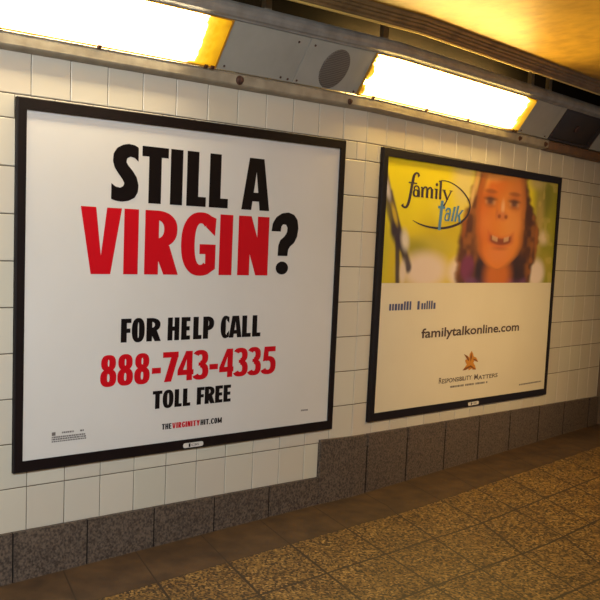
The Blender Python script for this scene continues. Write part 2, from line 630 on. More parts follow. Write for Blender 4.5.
# dark square panel: an unlit lens in a deep frame
root = empty('unlit_light', S(3.6, 0), 'dark brown unlit square light panel at the far right of the housing', 'light')
bm = bmesh.new()
slab(bm, 3.345, 3.868, .012, DIFF_H - .010, -.022, -.016)
link_bm('lens', bm, DARKLENS, root)
bm = bmesh.new()
slab(bm, 3.331, 3.345, 0, DIFF_H, -.02, .004)
slab(bm, 3.868, 3.882, 0, DIFF_H, -.02, .004)
slab(bm, 3.345, 3.868, 0, .012, -.02, .004)
slab(bm, 3.345, 3.868, DIFF_H - .010, DIFF_H, -.02, .004)
link_bm('frame', bm, mat('dark_frame', lin(50, 36, 28), .5), root)
bm = bmesh.new()
disc(bm, 3.62, .085, .02, -.016, -.008, 20, 0, .003)
link_bm('knob', bm, RUST, root)


# ------------------------------------------------------------------ bolts on the channel, brackets over the housing
def bolt_mesh():
    bm = bmesh.new()
    n = 20
    prof = [(.017, 0), (.017, .004), (.013, .007), (.0105, .008), (.0105, .014), (.006, .017), (.0, .0175)]
    rings = []
    for r, h in prof[:-1]:
        rings.append([bm.verts.new((r * math.cos(6.28318 * k / n), -h, r * math.sin(6.28318 * k / n))) for k in range(n)])
    for a, b in zip(rings, rings[1:]):
        for k in range(n): bm.faces.new((a[k], a[(k + 1) % n], b[(k + 1) % n], b[k]))
    tip = bm.verts.new((0, -.0175, 0))
    for k in range(n): bm.faces.new((rings[-1][k], rings[-1][(k + 1) % n], tip))
    bm.faces.new(rings[0])
    return bm


bolt = link_bm('bolt', bolt_mesh(), RUST)
BOLTS = [(.879, 1.449, 1.0, 'largest rusty round bolt on the wall rail, below the blank panel left of the speaker'),
         (1.506, 1.443, .72, 'rusty round bolt on the wall rail just below the right edge of the speaker panel'),
         (3.012, 1.447, .72, 'small bolt on the wall rail just past the right end of the second light'),
         (3.318, 1.447, .80, 'small bolt on the wall rail below the left edge of the dark square panel')]
for i, (u, z, s, lab) in enumerate(BOLTS):
    o = bolt if i == 0 else bolt.copy()
    if i: COL.objects.link(o)
    o.location = W(u, .0375, z)
    o.scale = (s, s, s)
    o.rotation_euler = (0, 0, ANG if u > UB else 0)
    tag(o, lab, 'bolt', 'bolts on the wall rail')


def bracket_mesh():
    bm = bmesh.new()
    for x0, x1, y0, y1, z0, z1 in ((-.017, .017, -.024, -.020, 0, .16), (-.017, .017, -.020, .0, 0, .004), (-.017, -.014, -.020, -.006, 0.004, .16)):
        vs = [bm.verts.new((x, y, z)) for x in (x0, x1) for y in (y0, y1) for z in (z0, z1)]
        for q in ((0, 1, 3, 2), (4, 6, 7, 5), (0, 4, 5, 1), (2, 3, 7, 6), (0, 2, 6, 4), (1, 5, 7, 3)):
            bm.faces.new([vs[k] for k in q])
    return bm


br0 = link_bm('hanger_bracket', bracket_mesh(), RAIL)
BR = [(.943, 'grey hanger bracket above the housing lip, nearest the left light'),
      (1.622, 'grey hanger bracket above the left end of the second light'),
      (2.95, 'dim hanger bracket above the right end of the second light'),
      (3.158, 'dim hanger bracket above the blank panel right of the second light')]
for i, (u, lab) in enumerate(BR):
    o = br0 if i == 0 else br0.copy()
    if i: COL.objects.link(o)
    o.location = W(u, .085, 1.696)
    o.rotation_euler = (0, 0, ANG if u > UB else 0)
    tag(o, lab, 'bracket', 'hanger brackets of the light housing')


# ------------------------------------------------------------------ lettering
def catmull(pts, n=10):
    if any(len(p) > 2 for p in pts):
        pts = [p if len(p) > 2 else (*p, 1.0) for p in pts]
    if len(pts) < 3: return pts
    P = [pts[0]] + list(pts) + [pts[-1]]
    out = []
    for i in range(1, len(P) - 2):
        p0, p1, p2, p3 = [np.array(P[k], float) for k in (i - 1, i, i + 1, i + 2)]
        for k in range(n):
            t = k / n
            out.append(.5 * ((2 * p1) + (-p0 + p2) * t + (2 * p0 - 5 * p1 + 4 * p2 - p3) * t * t + (-p0 + 3 * p1 - 3 * p2 + p3) * t ** 3))
    out.append(np.array(P[-2], float))
    return [tuple(p) for p in out]


def ribbon(pts, wv, wh=None, taper=None, n=10, smooth=True):
    """Quads along a centre line; wv = width of vertical strokes, wh = width of horizontal strokes."""
    wh = wv if wh is None else wh
    c = [np.array(p, float) for p in (catmull(pts, n) if smooth else pts)]
    L, R = [], []
    for i, p in enumerate(c):
        t = (c[min(i + 1, len(c) - 1)] - c[max(i - 1, 0)])[:2]
        t = t / (np.linalg.norm(t) + 1e-9)
        nn = np.array((-t[1], t[0]))
        w = math.hypot(wv * nn[0], wh * nn[1])
        if len(p) > 2: w *= p[2]
        L.append(p[:2] + nn * w / 2)
        R.append(p[:2] - nn * w / 2)
    return [[tuple(L[i]), tuple(L[i + 1]), tuple(R[i + 1]), tuple(R[i])] for i in range(len(c) - 1)]


def rect(x0, x1, y0, y1):
    return [(x0, y0), (x1, y0), (x1, y1), (x0, y1)]


def ring(cx, cy, rx, ry, sx, sy, a0=0, a1=360, e=2.45, n=44):
    """Band between two super-ellipses."""
    out = []

    def pt(a, rx_, ry_):
        c, s = math.cos(a), math.sin(a)
        return (cx + rx_ * math.copysign(abs(c) ** (2 / e), c), cy + ry_ * math.copysign(abs(s) ** (2 / e), s))
    A = [math.radians(a0 + (a1 - a0) * k / n) for k in range(n + 1)]
    for p, q in zip(A, A[1:]):
        out.append([pt(p, rx, ry), pt(q, rx, ry), pt(q, rx - sx, ry - sy), pt(p, rx - sx, ry - sy)])
    return out


def soften(P, keep=None):
    """Round a closed outline except at its sharp corners."""
    n, out = len(P), []
    for i in range(n):
        a, b, c = (np.array(P[(i + k) % n], float) for k in (-1, 0, 1))
        u, v = (b - a) / np.linalg.norm(b - a), (c - b) / np.linalg.norm(c - b)
        if (keep and i in keep) or float(u @ v) < .55:
            out.append(tuple(b))
        else:
            out += [tuple(b * .75 + a * .25), tuple(b * .94 + (a + c) * .03), tuple(b * .75 + c * .25)]
    return out


def glyph(ch, s=.45, b=.17):
    """Heavy condensed capitals in a unit box; s = stem / box width, b = bar / cap height."""
    if ch == 'I': return [rect(0, 1, 0, 1)]
    if ch == 'L': return [rect(0, s, 0, 1), rect(s, 1, 0, b)]
    if ch == 'T': return [rect(0, 1, 1 - b, 1), rect(.5 - s / 2, .5 + s / 2, 0, 1 - b)]
    if ch == 'F': return [rect(0, s, 0, 1), rect(s, 1, 1 - b, 1), rect(s, .92, .40, .40 + b)]
    if ch == 'E': return [rect(0, s, 0, 1), rect(s, 1, 1 - b, 1), rect(s, .94, .5 - b / 2, .5 + b / 2), rect(s, 1, 0, b)]
    if ch == 'H': return [rect(0, s, 0, 1), rect(1 - s, 1, 0, 1), rect(s, 1 - s, .42, .42 + b)]
    if ch == 'A':
        a = .26
        return [[(0, 0), (s * .93, 0), (.5, .74), (.5, 1), (.5 - a, 1)], [(1, 0), (1 - s * .93, 0), (.5, .74), (.5, 1), (.5 + a, 1)], rect(.25, .75, .17, .17 + b * .95)]
    if ch == 'V':
        a = .24
        return [[(0, 1), (s, 1), (.5, .28), (.5, 0), (.5 - a, 0)], [(1, 1), (1 - s, 1), (.5, .28), (.5, 0), (.5 + a, 0)]]
    if ch == 'N': return [rect(0, s, 0, 1), rect(1 - s, 1, 0, 1), [(0, 1), (s * 1.05, 1), (1, 0), (1 - s * 1.05, 0)]]
    if ch == 'M':
        return [rect(0, s, 0, 1), rect(1 - s, 1, 0, 1), [(0, 1), (s, 1), (.5 + s * .35, .1), (.5 - s * .35, .1)], [(1, 1), (1 - s, 1), (.5 - s * .35, .1), (.5 + s * .35, .1)]]
    if ch == 'Y': return [rect(.5 - s / 2, .5 + s / 2, 0, .5), [(0, 1), (s, 1), (.5 + s / 2, .4), (.5 - s / 2, .4)], [(1, 1), (1 - s, 1), (.5 - s / 2, .4), (.5 + s / 2, .4)]]
    if ch == 'O': return ring(.5, .5, .5, .515, s, b)
    if ch == 'C': return ring(.56, .5, .56, .515, s * 1.04, b * 1.08, 62, 298, 2.3) + [[(.70, 1.0), (.97, .955), (.97, .67), (.70, .80)], [(.70, 0), (.97, .045), (.97, .33), (.70, .20)]]
    if ch == 'G': return ring(.56, .5, .56, .515, s * 1.04, b * 1.08, 55, 300, 2.3) + [[(.70, 1.0), (1, .925), (.97, .64), (.70, .78)], rect(.53, 1, .34, .50), [(1 - s * .80, .08), (1, .10), (1, .40), (1 - s * .80, .40)], [(.60, 0), (.80, .02), (1, .10), (1, .22), (.60, .17)]]
    if ch in 'RP':
        out = [rect(0, s, 0, 1)]
        h = .58 if ch == 'R' else .62
        cy, ry = 1 - h / 2, h / 2
        w = 1 - s * .5
        out += ring(s * .8, cy, .98 - s * .8, ry, s * .98, b * .88, -90, 90, 2.3, 24) + [rect(s * .5, s * .85, 1 - b * .88, 1), rect(s * .5, s * .85, 1 - h, 1 - h + b * .88)]
        if ch == 'R': out.append([(s * .72, .48), (.74, .46), (1.03, 0), (1.03 - s * 1.08, 0), (s * .72, .36)])
        return out
    if ch == 'S':
        P = [(250, 30), (250, 88), (236, 73), (219, 67), (206, 75), (204, 90), (212, 105), (228, 125), (244, 152), (252, 185), (250, 215), (238, 238), (215, 250), (190, 253), (165, 248), (149, 240),
             (149, 176), (165, 190), (182, 195), (194, 188), (197, 176), (190, 160), (175, 138), (160, 112), (153, 85), (155, 55), (168, 32), (190, 19), (212, 15), (235, 20)]
        return [[((x - 148) / 104, (253 - (y - (x - 200) * .09)) / 238) for x, y in soften(P)]]
    if ch == '8': return ring(.5, .275, .5, .285, s * .92, b * .86) + ring(.5, .75, .455, .26, s * .88, b * .82)
    if ch == '3':
        return ring(.42, .28, .58, .29, s * .95, b * .88, -150, 90) + ring(.42, .745, .54, .265, s * .92, b * .85, -90, 150) + [rect(.30, .45, .47, .585)]
    if ch == '4': return [rect(.56, .56 + s * .86, 0, 1), rect(0, 1, .19, .19 + b * .95), [(0, .19), (.0, .36), (.50, 1), (.62, 1), (.62, .82), (.34, .36), (.34, .19)]]
    if ch == '5':
        return ring(.42, .32, .58, .33, s * .95, b * .9, -150, 118) + [rect(.14, .95, 1 - b, 1), [(.14, 1), (.14 + s * .78, 1), (.10 + s * .78, .50), (.06, .47)]]
    if ch == '7': return [rect(0, 1, 1 - b, 1), [(1, 1), (1 - s * 1.08, 1 - b), (.10, 0), (.10 + s * 1.05, 0), (1, 1 - b * .8)]]
    if ch == '-': return [rect(0, 1, .31, .50)]
    if ch == '.': return [rect(0, 1, 0, .19)]
    if ch == '?':
        P = [(394, 347), (398, 316), (412, 291), (435, 275), (462, 270), (486, 278), (501, 298), (506, 330), (502, 365), (490, 390), (474, 404), (466, 418), (464, 443), (423, 443), (424, 402), (432, 380),
             (448, 366), (458, 350), (460, 331), (453, 319), (441, 318), (434, 327), (432, 347)]
        P = soften(P, {0, 13, 12, 22})
        return [[((x - 394) / 112, (517 - y) / 247) for x, y in P], [((443 - 394 + 26 * math.cos(a * .2618)) / 112, (26 + 26 * math.sin(a * .2618)) / 247) for a in range(24)]]
    return []


def polys_bm(groups, d):
    """groups: list of (polygons in (u, z), material index); printed flat at depth d."""
    bm = bmesh.new()
    for polys, mi in groups:
        co, fs = [], []
        for p in polys:
            q = [Vector(PF(*c)) * 100 for c in p]
            tris = [(0, 1, 2)] if len(q) == 3 else tessellate_polygon([[v.to_3d() for v in q]])
            for t in tris:
                a, b, c = (q[i] for i in t)
                ar = (b - a).cross(c - a)
                if abs(ar) < 1e-6: continue
                fs.append([len(co), len(co) + 1, len(co) + 2])
                co += [a, b, c] if ar > 0 else [a, c, b]
        v2, _, f2, _, _, of = delaunay_2d_cdt(co, [], fs, 0, 1e-5, True)
        vs = [bm.verts.new(W(v.x / 100, d, v.y / 100)) for v in v2]
        for f, o in zip(f2, of):
            if not o: continue
            bm.faces.new([vs[i] for i in f]).material_index = mi
        bmesh.ops.delete(bm, geom=[v for v in bm.verts if not v.link_faces], context='VERTS')
    bm.normal_update()
    for f in bm.faces:
        if f.normal.y > 0: f.normal_flip()
    return bm


def place(ch, u0, u1, z0, z1, stem, b=None):
    w, h = u1 - u0, z1 - z0
    return [[(u0 + x * w, z0 + y * h) for x, y in p] for p in glyph(ch, min({'N': .40, 'M': .34, 'H': .42}.get(ch, .62), stem / w), (b or .17))]


ADV = {'I': .36, 'L': .62, 'T': .70, 'E': .62, 'F': .6, 'M': 1.05, '.': .32, 'Y': .8, 'V': .82}


def run_of(text, u0, u1, z0, z1, stem_ratio=.32, gap=.10):
    """Spread a word over u0..u1 with the face's own proportions."""
    ws = [ADV.get(c, .72) if c != ' ' else .3 for c in text]
    tot = sum(ws) + gap * (len(text) - 1)
    k = (u1 - u0) / tot
    out, x = [], u0
    for c, w in zip(text, ws):
        if c != ' ':
            out += place(c, x, x + w * k, z0, z1, stem_ratio * k)
        x += (w + gap) * k
    return out


def typeset(text, u0, u1, z0, capz, bold=0.0, shear=0.0):
    """Small lettering in the built-in face, squeezed to u0..u1 with capitals from z0 to capz."""
    res = []
    for s in (text, 'H'):
        cu = bpy.data.curves.new('lettering', 'FONT')
        cu.body = s
        cu.offset = bold
        cu.shear = shear
        cu.resolution_u = 3
        ob = bpy.data.objects.new('lettering', cu)
        COL.objects.link(ob)
        dg = bpy.context.evaluated_depsgraph_get()
        me = bpy.data.meshes.new_from_object(ob.evaluated_get(dg))
        v = [(q.co.x, q.co.y) for q in me.vertices]
        f = [tuple(p.vertices) for p in me.polygons]
        res.append((v, f))
        bpy.data.objects.remove(ob)
        bpy.data.curves.remove(cu)
        bpy.data.meshes.remove(me)
    (v, f), (hv, _) = res
    x0, x1 = min(p[0] for p in v), max(p[0] for p in v)
    h = max(p[1] for p in hv)
    kx, ky = (u1 - u0) / (x1 - x0), (capz - z0) / h
    return [[(u0 + (v[i][0] - x0) * kx, z0 + v[i][1] * ky) for i in p] for p in f]


# ------------------------------------------------------------------ billboards
FD = .018     # depth of the frame's face
PD = .010     # depth of the poster


def PF(u, z):
    """Small adjustment of each print's layout to its sheet's depth."""
    return (u * 1.00441 + .00585, z * 1.00441 - .00326) if u < UB else (u * 1.00504 + .00766, z * 1.00504 - .00373)



def frame_bm(outer, inner):
    """outer / inner: four (u, z) corners; a mitred, bevelled picture frame."""
    bm = bmesh.new()

    def lp(c, d, k=0.0):
        cu, cz = sum(p[0] for p in c) / 4, sum(p[1] for p in c) / 4
        return [bm.verts.new(W(u + math.copysign(k, cu - u), d, z + math.copysign(k, cz - z))) for u, z in c]
    loops = [lp(outer, 0.0005), lp(outer, FD - .003), lp(outer, FD, .003), lp(inner, FD, -.002), lp(inner, FD - .002), lp(inner, .004)]
    for a, b in zip(loops, loops[1:]):
        for k in range(4): bm.faces.new((a[k], a[(k + 1) % 4], b[(k + 1) % 4], b[k]))
    for k in range(4): bm.faces.new((loops[-1][k], loops[-1][(k + 1) % 4], loops[0][(k + 1) % 4], loops[0][k]))
    return bm


def sheet_bm(c, d0, d1):
    bm = bmesh.new()
    a = [bm.verts.new(W(u, d0, z)) for u, z in c]
    b = [bm.verts.new(W(u, d1, z)) for u, z in c]
    bm.faces.new(a); bm.faces.new(b)
    for k in range(4): bm.faces.new((a[k], a[(k + 1) % 4], b[(k + 1) % 4], b[k]))
    return bm


def pill(u0, u1, z0, z1, d0, d1, zs=0.0):
    bm = bmesh.new()
    r = (z1 - z0) / 2
    pts = [(u1 - r + r * math.cos(a), z0 + r + zs + r * math.sin(a)) for a in np.linspace(-math.pi / 2, math.pi / 2, 9)]
    pts += [(u0 + r + r * math.cos(a), z0 + r + r * math.sin(a)) for a in np.linspace(math.pi / 2, 3 * math.pi / 2, 9)]
    pts = [PF(*p) for p in pts]
    a = [bm.verts.new(W(u, d0, z)) for u, z in pts]
    b = [bm.verts.new(W(u, d1, z)) for u, z in pts]
    n = len(pts)
    bm.faces.new(b); bm.faces.new(a)
    for k in range(n): bm.faces.new((a[k], a[(k + 1) % n], b[(k + 1) % n], b[k]))
    return bm


LD = PD + .0006

# --- the white "STILL A VIRGIN?" poster
b1 = empty('billboard', W(.716, 0, .061), 'black-framed white poster asking "STILL A VIRGIN?" in black and red capitals', 'billboard', 'framed posters on the tiled wall')
O1 = [(-.0605, .0555), (1.5228, .0590), (1.5255, 1.2890), (-.0595, 1.2858)]
I1 = [(-.0304, .0928), (1.4935, .0972), (1.4945, 1.2550), (-.0274, 1.2498)]
link_bm('frame', frame_bm(O1, I1), BLACK, b1)
p1 = link_bm('poster', sheet_bm([(-.040, .085), (1.501, .085), (1.501, 1.262), (-.040, 1.262)], .004, PD), PAPER, b1)


def print_on(parent, name, groups, mats, label=None, d=LD):
    o = link_bm(name, polys_bm(groups, d), mats, parent, normals=False)
    if label: o['label'] = label
    return o


z0, z1 = .975, 1.1735
st = .0570
g = []
for ch, a, c in (('S', .311, .430), ('T', .444, .5635), ('I', .5745, .632), ('L', .652, .747), ('L', .763, .8585), ('A', .930, 1.081)):
    g += place(ch, a, c, z0, z1, st, .178)
print_on(p1, 'headline', [(g, 0)], INK, 'black capitals')
z0, z1 = .722, .951
st = .0635
g = []
for ch, a, c in (('V', .187, .360), ('I', .371, .435), ('R', .464, .617), ('G', .633, .804), ('I', .8235, .890), ('N', .920, 1.085)):
    g += place(ch, a, c, z0, z1, st, .165)
print_on(p1, 'headline', [(g, 0)], RED, 'red capitals')
print_on(p1, 'question_mark', [(place('?', 1.099, 1.252, .726, .975, .062, .165), 0)], INK, 'black question mark')
g = []
z0, z1 = .4795, .5645
for ch, a, c in (('F', .367, .413), ('O', .4155, .474), ('R', .482, .5475), ('H', .581, .6365), ('E', .6465, .690), ('L', .705, .7475), ('P', .754, .811),
                 ('C', .844, .890), ('A', .888, .956), ('L', .9575, 1.0055), ('L', 1.013, 1.059)):
    g.append(place(ch, a, c, z0, z1, .0262, .185))
for w in (g[:3], g[3:7], g[7:]):
    print_on(p1, 'help_line', [(sum(w, []), 0)], INK, 'small black capitals')
g = []
z0, z1 = .3250, .4365
for ch, a, c in (('8', .281, .3515), ('8', .3555, .4255), ('8', .431, .502), ('-', .512, .554), ('7', .5625, .637), ('4', .634, .713), ('3', .715, .788), ('-', .7925, .837),
                 ('4', .844, .919), ('3', .924, .9965), ('3', 1.0, 1.069), ('5', 1.075, 1.153)):
    g += place(ch, a, c, z0, z1, .0325, .185)
print_on(p1, 'phone_number', [(g, 0)], RED, 'red numerals')
g = []
z0, z1 = .2275, .2945
for ch, a, c in (('T', .519, .564), ('O', .5665, .6185), ('L', .6235, .659), ('L', .6645, .7015), ('F', .7335, .772), ('R', .7735, .825), ('E', .8275, .8665), ('E', .871, .9095)):
    g += place(ch, a, c, z0, z1, .0215, .185)
print_on(p1, 'toll_free_line', [(g, 0)], INK, 'small black capitals')
print_on(p1, 'web_address', [(run_of('THE', .566, .612, .1465, .168), 0), (run_of('VIRGINITY', .6155, .753, .1465, .168), 1), (run_of('HIT.COM', .7565, .867, .1465, .168), 0)], [INK, RED], 'tiny black and red capitals')
# rating block: too small to read, so rows of tiny strokes
g = [rect(.084, .099, .1705, .1825)]
rr = random.Random(3)
for zz, a, c, h in ((.1755, .125, .178, .006), (.1755, .200, .216, .006), (.162, .084, .226, .0055), (.1545, .084, .226, .0055), (.1475, .084, .226, .0045)):
    x = a
    while x < c - .004:
        w = rr.uniform(.003, .010)
        g.append(rect(x, min(x + w, c), zz, zz + h))
        x += w + .0018
print_on(p1, 'rating_block', [(g, 0)], GREY_INK, 'tiny grey print')
g = [rect(1.315 + k * .0072, 1.3205 + k * .0072, .1545, .1615) for k in range(6)]
print_on(p1, 'fine_print', [(g, 0)], GREY_INK)
pl = link_bm('name_plate', pill(.6655, .7665, .0675, .0855, FD - .001, FD + .0015), PLATE, b1)
print_on(pl, 'plate_lettering', [([rect(.692, .7005, .0695, .0835)], 0), (typeset('CBS', .705, .744, .0725, .0805, .02), 1)], [INK, GREY_INK], d=FD + .0020)

# --- the "family talk" poster
b2 = empty('billboard', W(2.66, 0, .054), 'black-framed yellow and cream "family talk" poster with a smiling girl', 'billboard', 'framed posters on the tiled wall')
O2 = [(1.7795, .0630), (3.6211, .0357), (3.6209, 1.2917), (1.7870, 1.2885)]
I2 = [(1.8156, .0995), (3.6000, .0722), (3.5890, 1.2562), (1.8222, 1.2522)]
link_bm('frame', frame_bm(O2, I2), BLACK, b2)
p2 = link_bm('poster', sheet_bm([(1.806, .062), (3.608, .062), (3.608, 1.262), (1.806, 1.262)], .004, PD), PAPER2, b2)


def photo_bm():
    NU, NZ = 330, 128
    ua, ub, za, zb = 1.793, 3.576, .692, 1.258
    U, Z = np.meshgrid(np.linspace(ua, ub, NU), np.linspace(za, zb, NZ))
    img = np.zeros((NZ, NU, 3))

    def C(*c): return np.array(lin(*c))

    def sm(a, b, x):
        t = np.clip((x - a) / (b - a), 0, 1)
        return t * t * (3 - 2 * t)

    def put(c, m):
        nonlocal img
        img = img * (1 - m[..., None]) + C(*c) * m[..., None]

    def ell(cu, cz, ru, rz, soft=.25, rot=0.0):
        x, y = U - cu, Z - cz
        c, s = math.cos(rot), math.sin(rot)
        x, y = c * x + s * y, -s * x + c * y
        r = np.sqrt((x / ru) ** 2 + (y / rz) ** 2)
        return 1 - sm(1 - soft, 1 + soft, r)

    rng = np.random.RandomState(5)

    def noise(n, m, seed):
        g_ = np.random.RandomState(seed).rand(n, m)
        x, y = (U - ua) / (ub - ua) * (m - 1.001), (Z - za) / (zb - za) * (n - 1.001)
        i, j = y.astype(int), x.astype(int)
        fy, fx = y - i, x - j
        fy, fx = fy * fy * (3 - 2 * fy), fx * fx * (3 - 2 * fx)
        return (g_[i, j] * (1 - fx) + g_[i, j + 1] * fx) * (1 - fy) + (g_[i + 1, j] * (1 - fx) + g_[i + 1, j + 1] * fx) * fy
    # out-of-focus meadow
    img[:] = C(246, 228, 20)
    put((226, 200, 24), sm(1.05, .80, Z) * .8)
    put((188, 164, 24), noise(5, 9, 1) * sm(1.15, .85, Z) * .9)
    put((244, 226, 70), sm(.6, .9, noise(4, 8, 2)) * .6)
    put((196, 182, 60), ell(2.20, .86, .26, .05, .7) * .8)
    put((158, 150, 30), ell(2.08, .85, .10, .04, .8) * .8)
    put((230, 210, 198), ell(2.18, .752, .20, .082, .45))
    put((232, 216, 150), ell(2.50, 1.20, .10, .14, .7) * .8)
    # right-hand meadow, greener
    put((156, 152, 34), sm(3.22, 3.34, U))
    put((124, 126, 30), ell(3.42, 1.17, .07, .11, .7) * .8)
    put((206, 186, 120), ell(3.30, 1.245, .09, .04, .8) * .9)
    put((214, 180, 110), ell(3.36, 1.02, .05, .16, .8) * .6)
    put((232, 208, 176), ell(3.43, .945, .06, .035, .8))
    put((178, 170, 40), ell(3.50, 1.00, .05, .08, .8) * .7)
    put((176, 160, 50), ell(3.48, .80, .08, .06, .8))
    put((210, 190, 100), sm(.55, .8, noise(14, 40, 8)) * sm(3.26, 3.36, U) * .5)
    # blurred swing chain at the left
    for (x0, y0), (x1, y1), w, c in (((1.79, 1.20), (1.85, 1.07), .020, (120, 104, 92)), ((1.815, 1.07), (1.90, .93), .024, (66, 52, 58)), ((1.85, 1.09), (1.945, .92), .018, (74, 58, 60)),
                                     ((1.90, .93), (1.950, .885), .040, (58, 44, 56)), ((1.925, .90), (1.945, .70), .018, (58, 44, 56)), ((1.955, .885), (2.030, .765), .026, (54, 40, 58))):
        dx, dy = x1 - x0, y1 - y0
        t = np.clip(((U - x0) * dx + (Z - y0) * dy) / (dx * dx + dy * dy), 0, 1)
        dist = np.hypot(U - x0 - t * dx, Z - y0 - t * dy)
        put(c, (1 - sm(w * .5, w * 1.5, dist)) * .92)
    put((214, 206, 206), ell(1.822, 1.11, .018, .05, .7, .5))
    put((222, 212, 200), ell(1.990, .888, .030, .045, .7, .4))
    put((206, 176, 50), ell(1.892, 1.0, .014, .05, .6, .5))
    put((226, 206, 190), ell(1.985, .74, .024, .05, .6))
    put((200, 190, 30), ell(1.81, .85, .05, .16, .6) * .8)
    # shoulders and top
    put((234, 214, 206), ell(2.52, .745, .12, .075, .4))
    put((236, 216, 206), ell(3.36, .745, .10, .075, .4))
    # hair: outer mass, with wavy edges
    wob = .030 * (noise(26, 8, 11) - .5)
    top = 1.30
    lo = 2.60 - .125 * sm(1.25, .85, Z) + wob
    hi = 3.185 + .17 * sm(1.24, .93, Z) - .06 * sm(.90, .74, Z) + wob
    mass = sm(lo - .03, lo + .035, U) * (1 - sm(hi - .03, hi + .025, U))
    put((124, 74, 30), mass)
    put((92, 54, 26), mass * sm(2.72, 2.60, np.abs(U - 2.93) * 0 + U) * sm(1.12, .98, Z) * .85)
    put((70, 40, 22), mass * sm(3.16, 3.21, U) * .75)
    put((172, 106, 42), mass * sm(.25, .95, noise(20, 44, 4)) * .7)
    put((236, 190, 110), ell(2.628, 1.21, .022, .075, .7, -.25) * .95)
    put((240, 206, 140), ell(2.590, 1.13, .016, .05, .8, -.2) * .8)
    put((190, 104, 30), ell(2.525, .985, .020, .06, .8) * .6)
    put((186, 110, 40), ell(3.335, .93, .018, .10, .8) * .6)
    # purple top and neck in shade
    put((126, 58, 92), ell(2.585, .765, .07, .065, .35))
    put((52, 34, 34), ell(2.93, .70, .30, .12, .3))
    put((120, 70, 110), sm(.735, .70, Z) * sm(2.54, 2.60, U) * sm(3.27, 3.2, U))
    put((52, 34, 34), ell(2.74, .765, .085, .085, .4) * .9)
    put((56, 36, 30), ell(3.13, .775, .09, .085, .4) * .9)
    put((206, 112, 30), ell(2.91, .73, .14, .10, .5))
    # face
    cy = 1.01
    wl = 2.905 - .266 * np.clip(1 - (np.abs(cy - Z) / .248) ** 2.6 * np.where(Z < cy, 1, .35), 0, 1) ** .52 * (1 - .0 * Z)
    wr = 2.905 + .272 * np.clip(1 - (np.abs(cy - Z) / .248) ** 2.6 * np.where(Z < cy, 1, .35), 0, 1) ** .52
    curl = .036 * (noise(12, 4, 21) - .5)
    wl, wr = wl + curl, wr + curl
    face = sm(wl - .02, wl + .045, U) * (1 - sm(wr - .045, wr + .02, U)) * sm(.70, .71, Z)
    put((228, 132, 34), face)
    put((204, 98, 22), face * sm(2.83, 2.64, U) * .6)
    put((242, 160, 72), face * ell(3.02, 1.02, .13, .16, .8) * .75)
    put((222, 134, 62), face * ell(3.10, 1.16, .09, .09, .8) * .6)
    put((222, 116, 34), face * ell(2.80, 1.20, .14, .05, .8) * .7)
    put((240, 176, 96), face * ell(2.80, 1.235, .08, .025, .8) * .6)
    put((212, 112, 52), face * ell(2.74, 1.00, .07, .07, .8) * .6)
    put((232, 140, 78), face * ell(2.90, .84, .12, .05, .8) * .6)
    put((150, 84, 30), face * sm(.075, .0, U - wl) * .55)
    put((150, 88, 44), face * sm(.075, .0, wr - U) * .55)
    put((236, 172, 84), ell(2.735, 1.215, .030, .055, .9, -.5) * .6)
    put((168, 92, 30), ell(2.70, 1.20, .020, .06, .9, -.5) * .6)
    put((226, 160, 76), ell(2.90, 1.250, .16, .022, .9) * .6)
    put((176, 92, 30), face * ell(2.91, .872, .07, .010, .9) * .5)
    put((240, 150, 62), face * ell(2.76, 1.0, .07, .05, .9) * .5)
    put((240, 156, 78), face * ell(3.06, 1.0, .07, .05, .9) * .5)
    # brows, eyes
    for cu_, w in ((2.778, .060), (3.045, .060)):
        put((150, 82, 34), ell(cu_, 1.160, w, .011, .6) * .75)
        put((176, 96, 36), ell(cu_, 1.116, w * 1.15, .034, .8) * .7)
        put((222, 170, 120), ell(cu_ + .028, 1.106, w * .45, .014, .8) * .6)
        put((222, 170, 120), ell(cu_ - .034, 1.106, w * .35, .012, .8) * .5)
        put((96, 66, 54), ell(cu_ - .002, 1.109, .032, .020, .8) * .85)
        put((100, 60, 34), ell(cu_, 1.122, w * .95, .008, .8) * .85)
        put((196, 112, 50), ell(cu_, 1.088, w * .8, .008, .8) * .6)
    # nose
    put((246, 190, 140), face * ell(2.918, 1.085, .018, .035, .8) * .8)
    put((198, 106, 52), ell(2.855, 1.05, .016, .03, .8) * .5)
    put((210, 120, 70), ell(2.920, 1.040, .058, .022, .6) * .7)
    put((166, 84, 34), ell(2.884, 1.038, .017, .010, .6))
    put((166, 84, 34), ell(2.958, 1.038, .017, .010, .6))
    # mouth: open grin with a gap between the teeth
    cxm = 2.915
    curve = .934 - .0 * U - .26 * (.0196 - (U - cxm) ** 2).clip(-1, 1) * 5.0
    put((206, 92, 50), (1 - sm(.130, .165, np.abs(U - cxm))) * (1 - sm(.018, .042, np.abs(Z - curve + .004))) * .45)
    put((138, 66, 34), (1 - sm(.095, .140, np.abs(U - cxm))) * (1 - sm(.009, .024, np.abs(Z - curve + .002))) * .9)
    for a, c in ((2.820, 2.882), (2.950, 3.006)):
        put((236, 196, 150), sm(a - .006, a + .006, U) * (1 - sm(c - .006, c + .006, U)) * (1 - sm(.006, .018, np.abs(Z - curve - .007))) * .62)
    put((206, 130, 50), ell(2.76, 1.262, .10, .025, .6) * .8)
    bm = bmesh.new()
    cl = bm.verts.layers.float_color.new('picture')
    vs = []
    for j in range(NZ):
        row = []
        for i in range(NU):
            pu, pz = PF(U[j, i], Z[j, i])
            v = bm.verts.new(W(pu, PD + .0004, pz))
            v[cl] = (*img[j, i], 1)
            row.append(v)
        vs.append(row)
    for j in range(NZ - 1):
        for i in range(NU - 1):
            bm.faces.new((vs[j][i], vs[j][i + 1], vs[j + 1][i + 1], vs[j + 1][i]))
    return bm


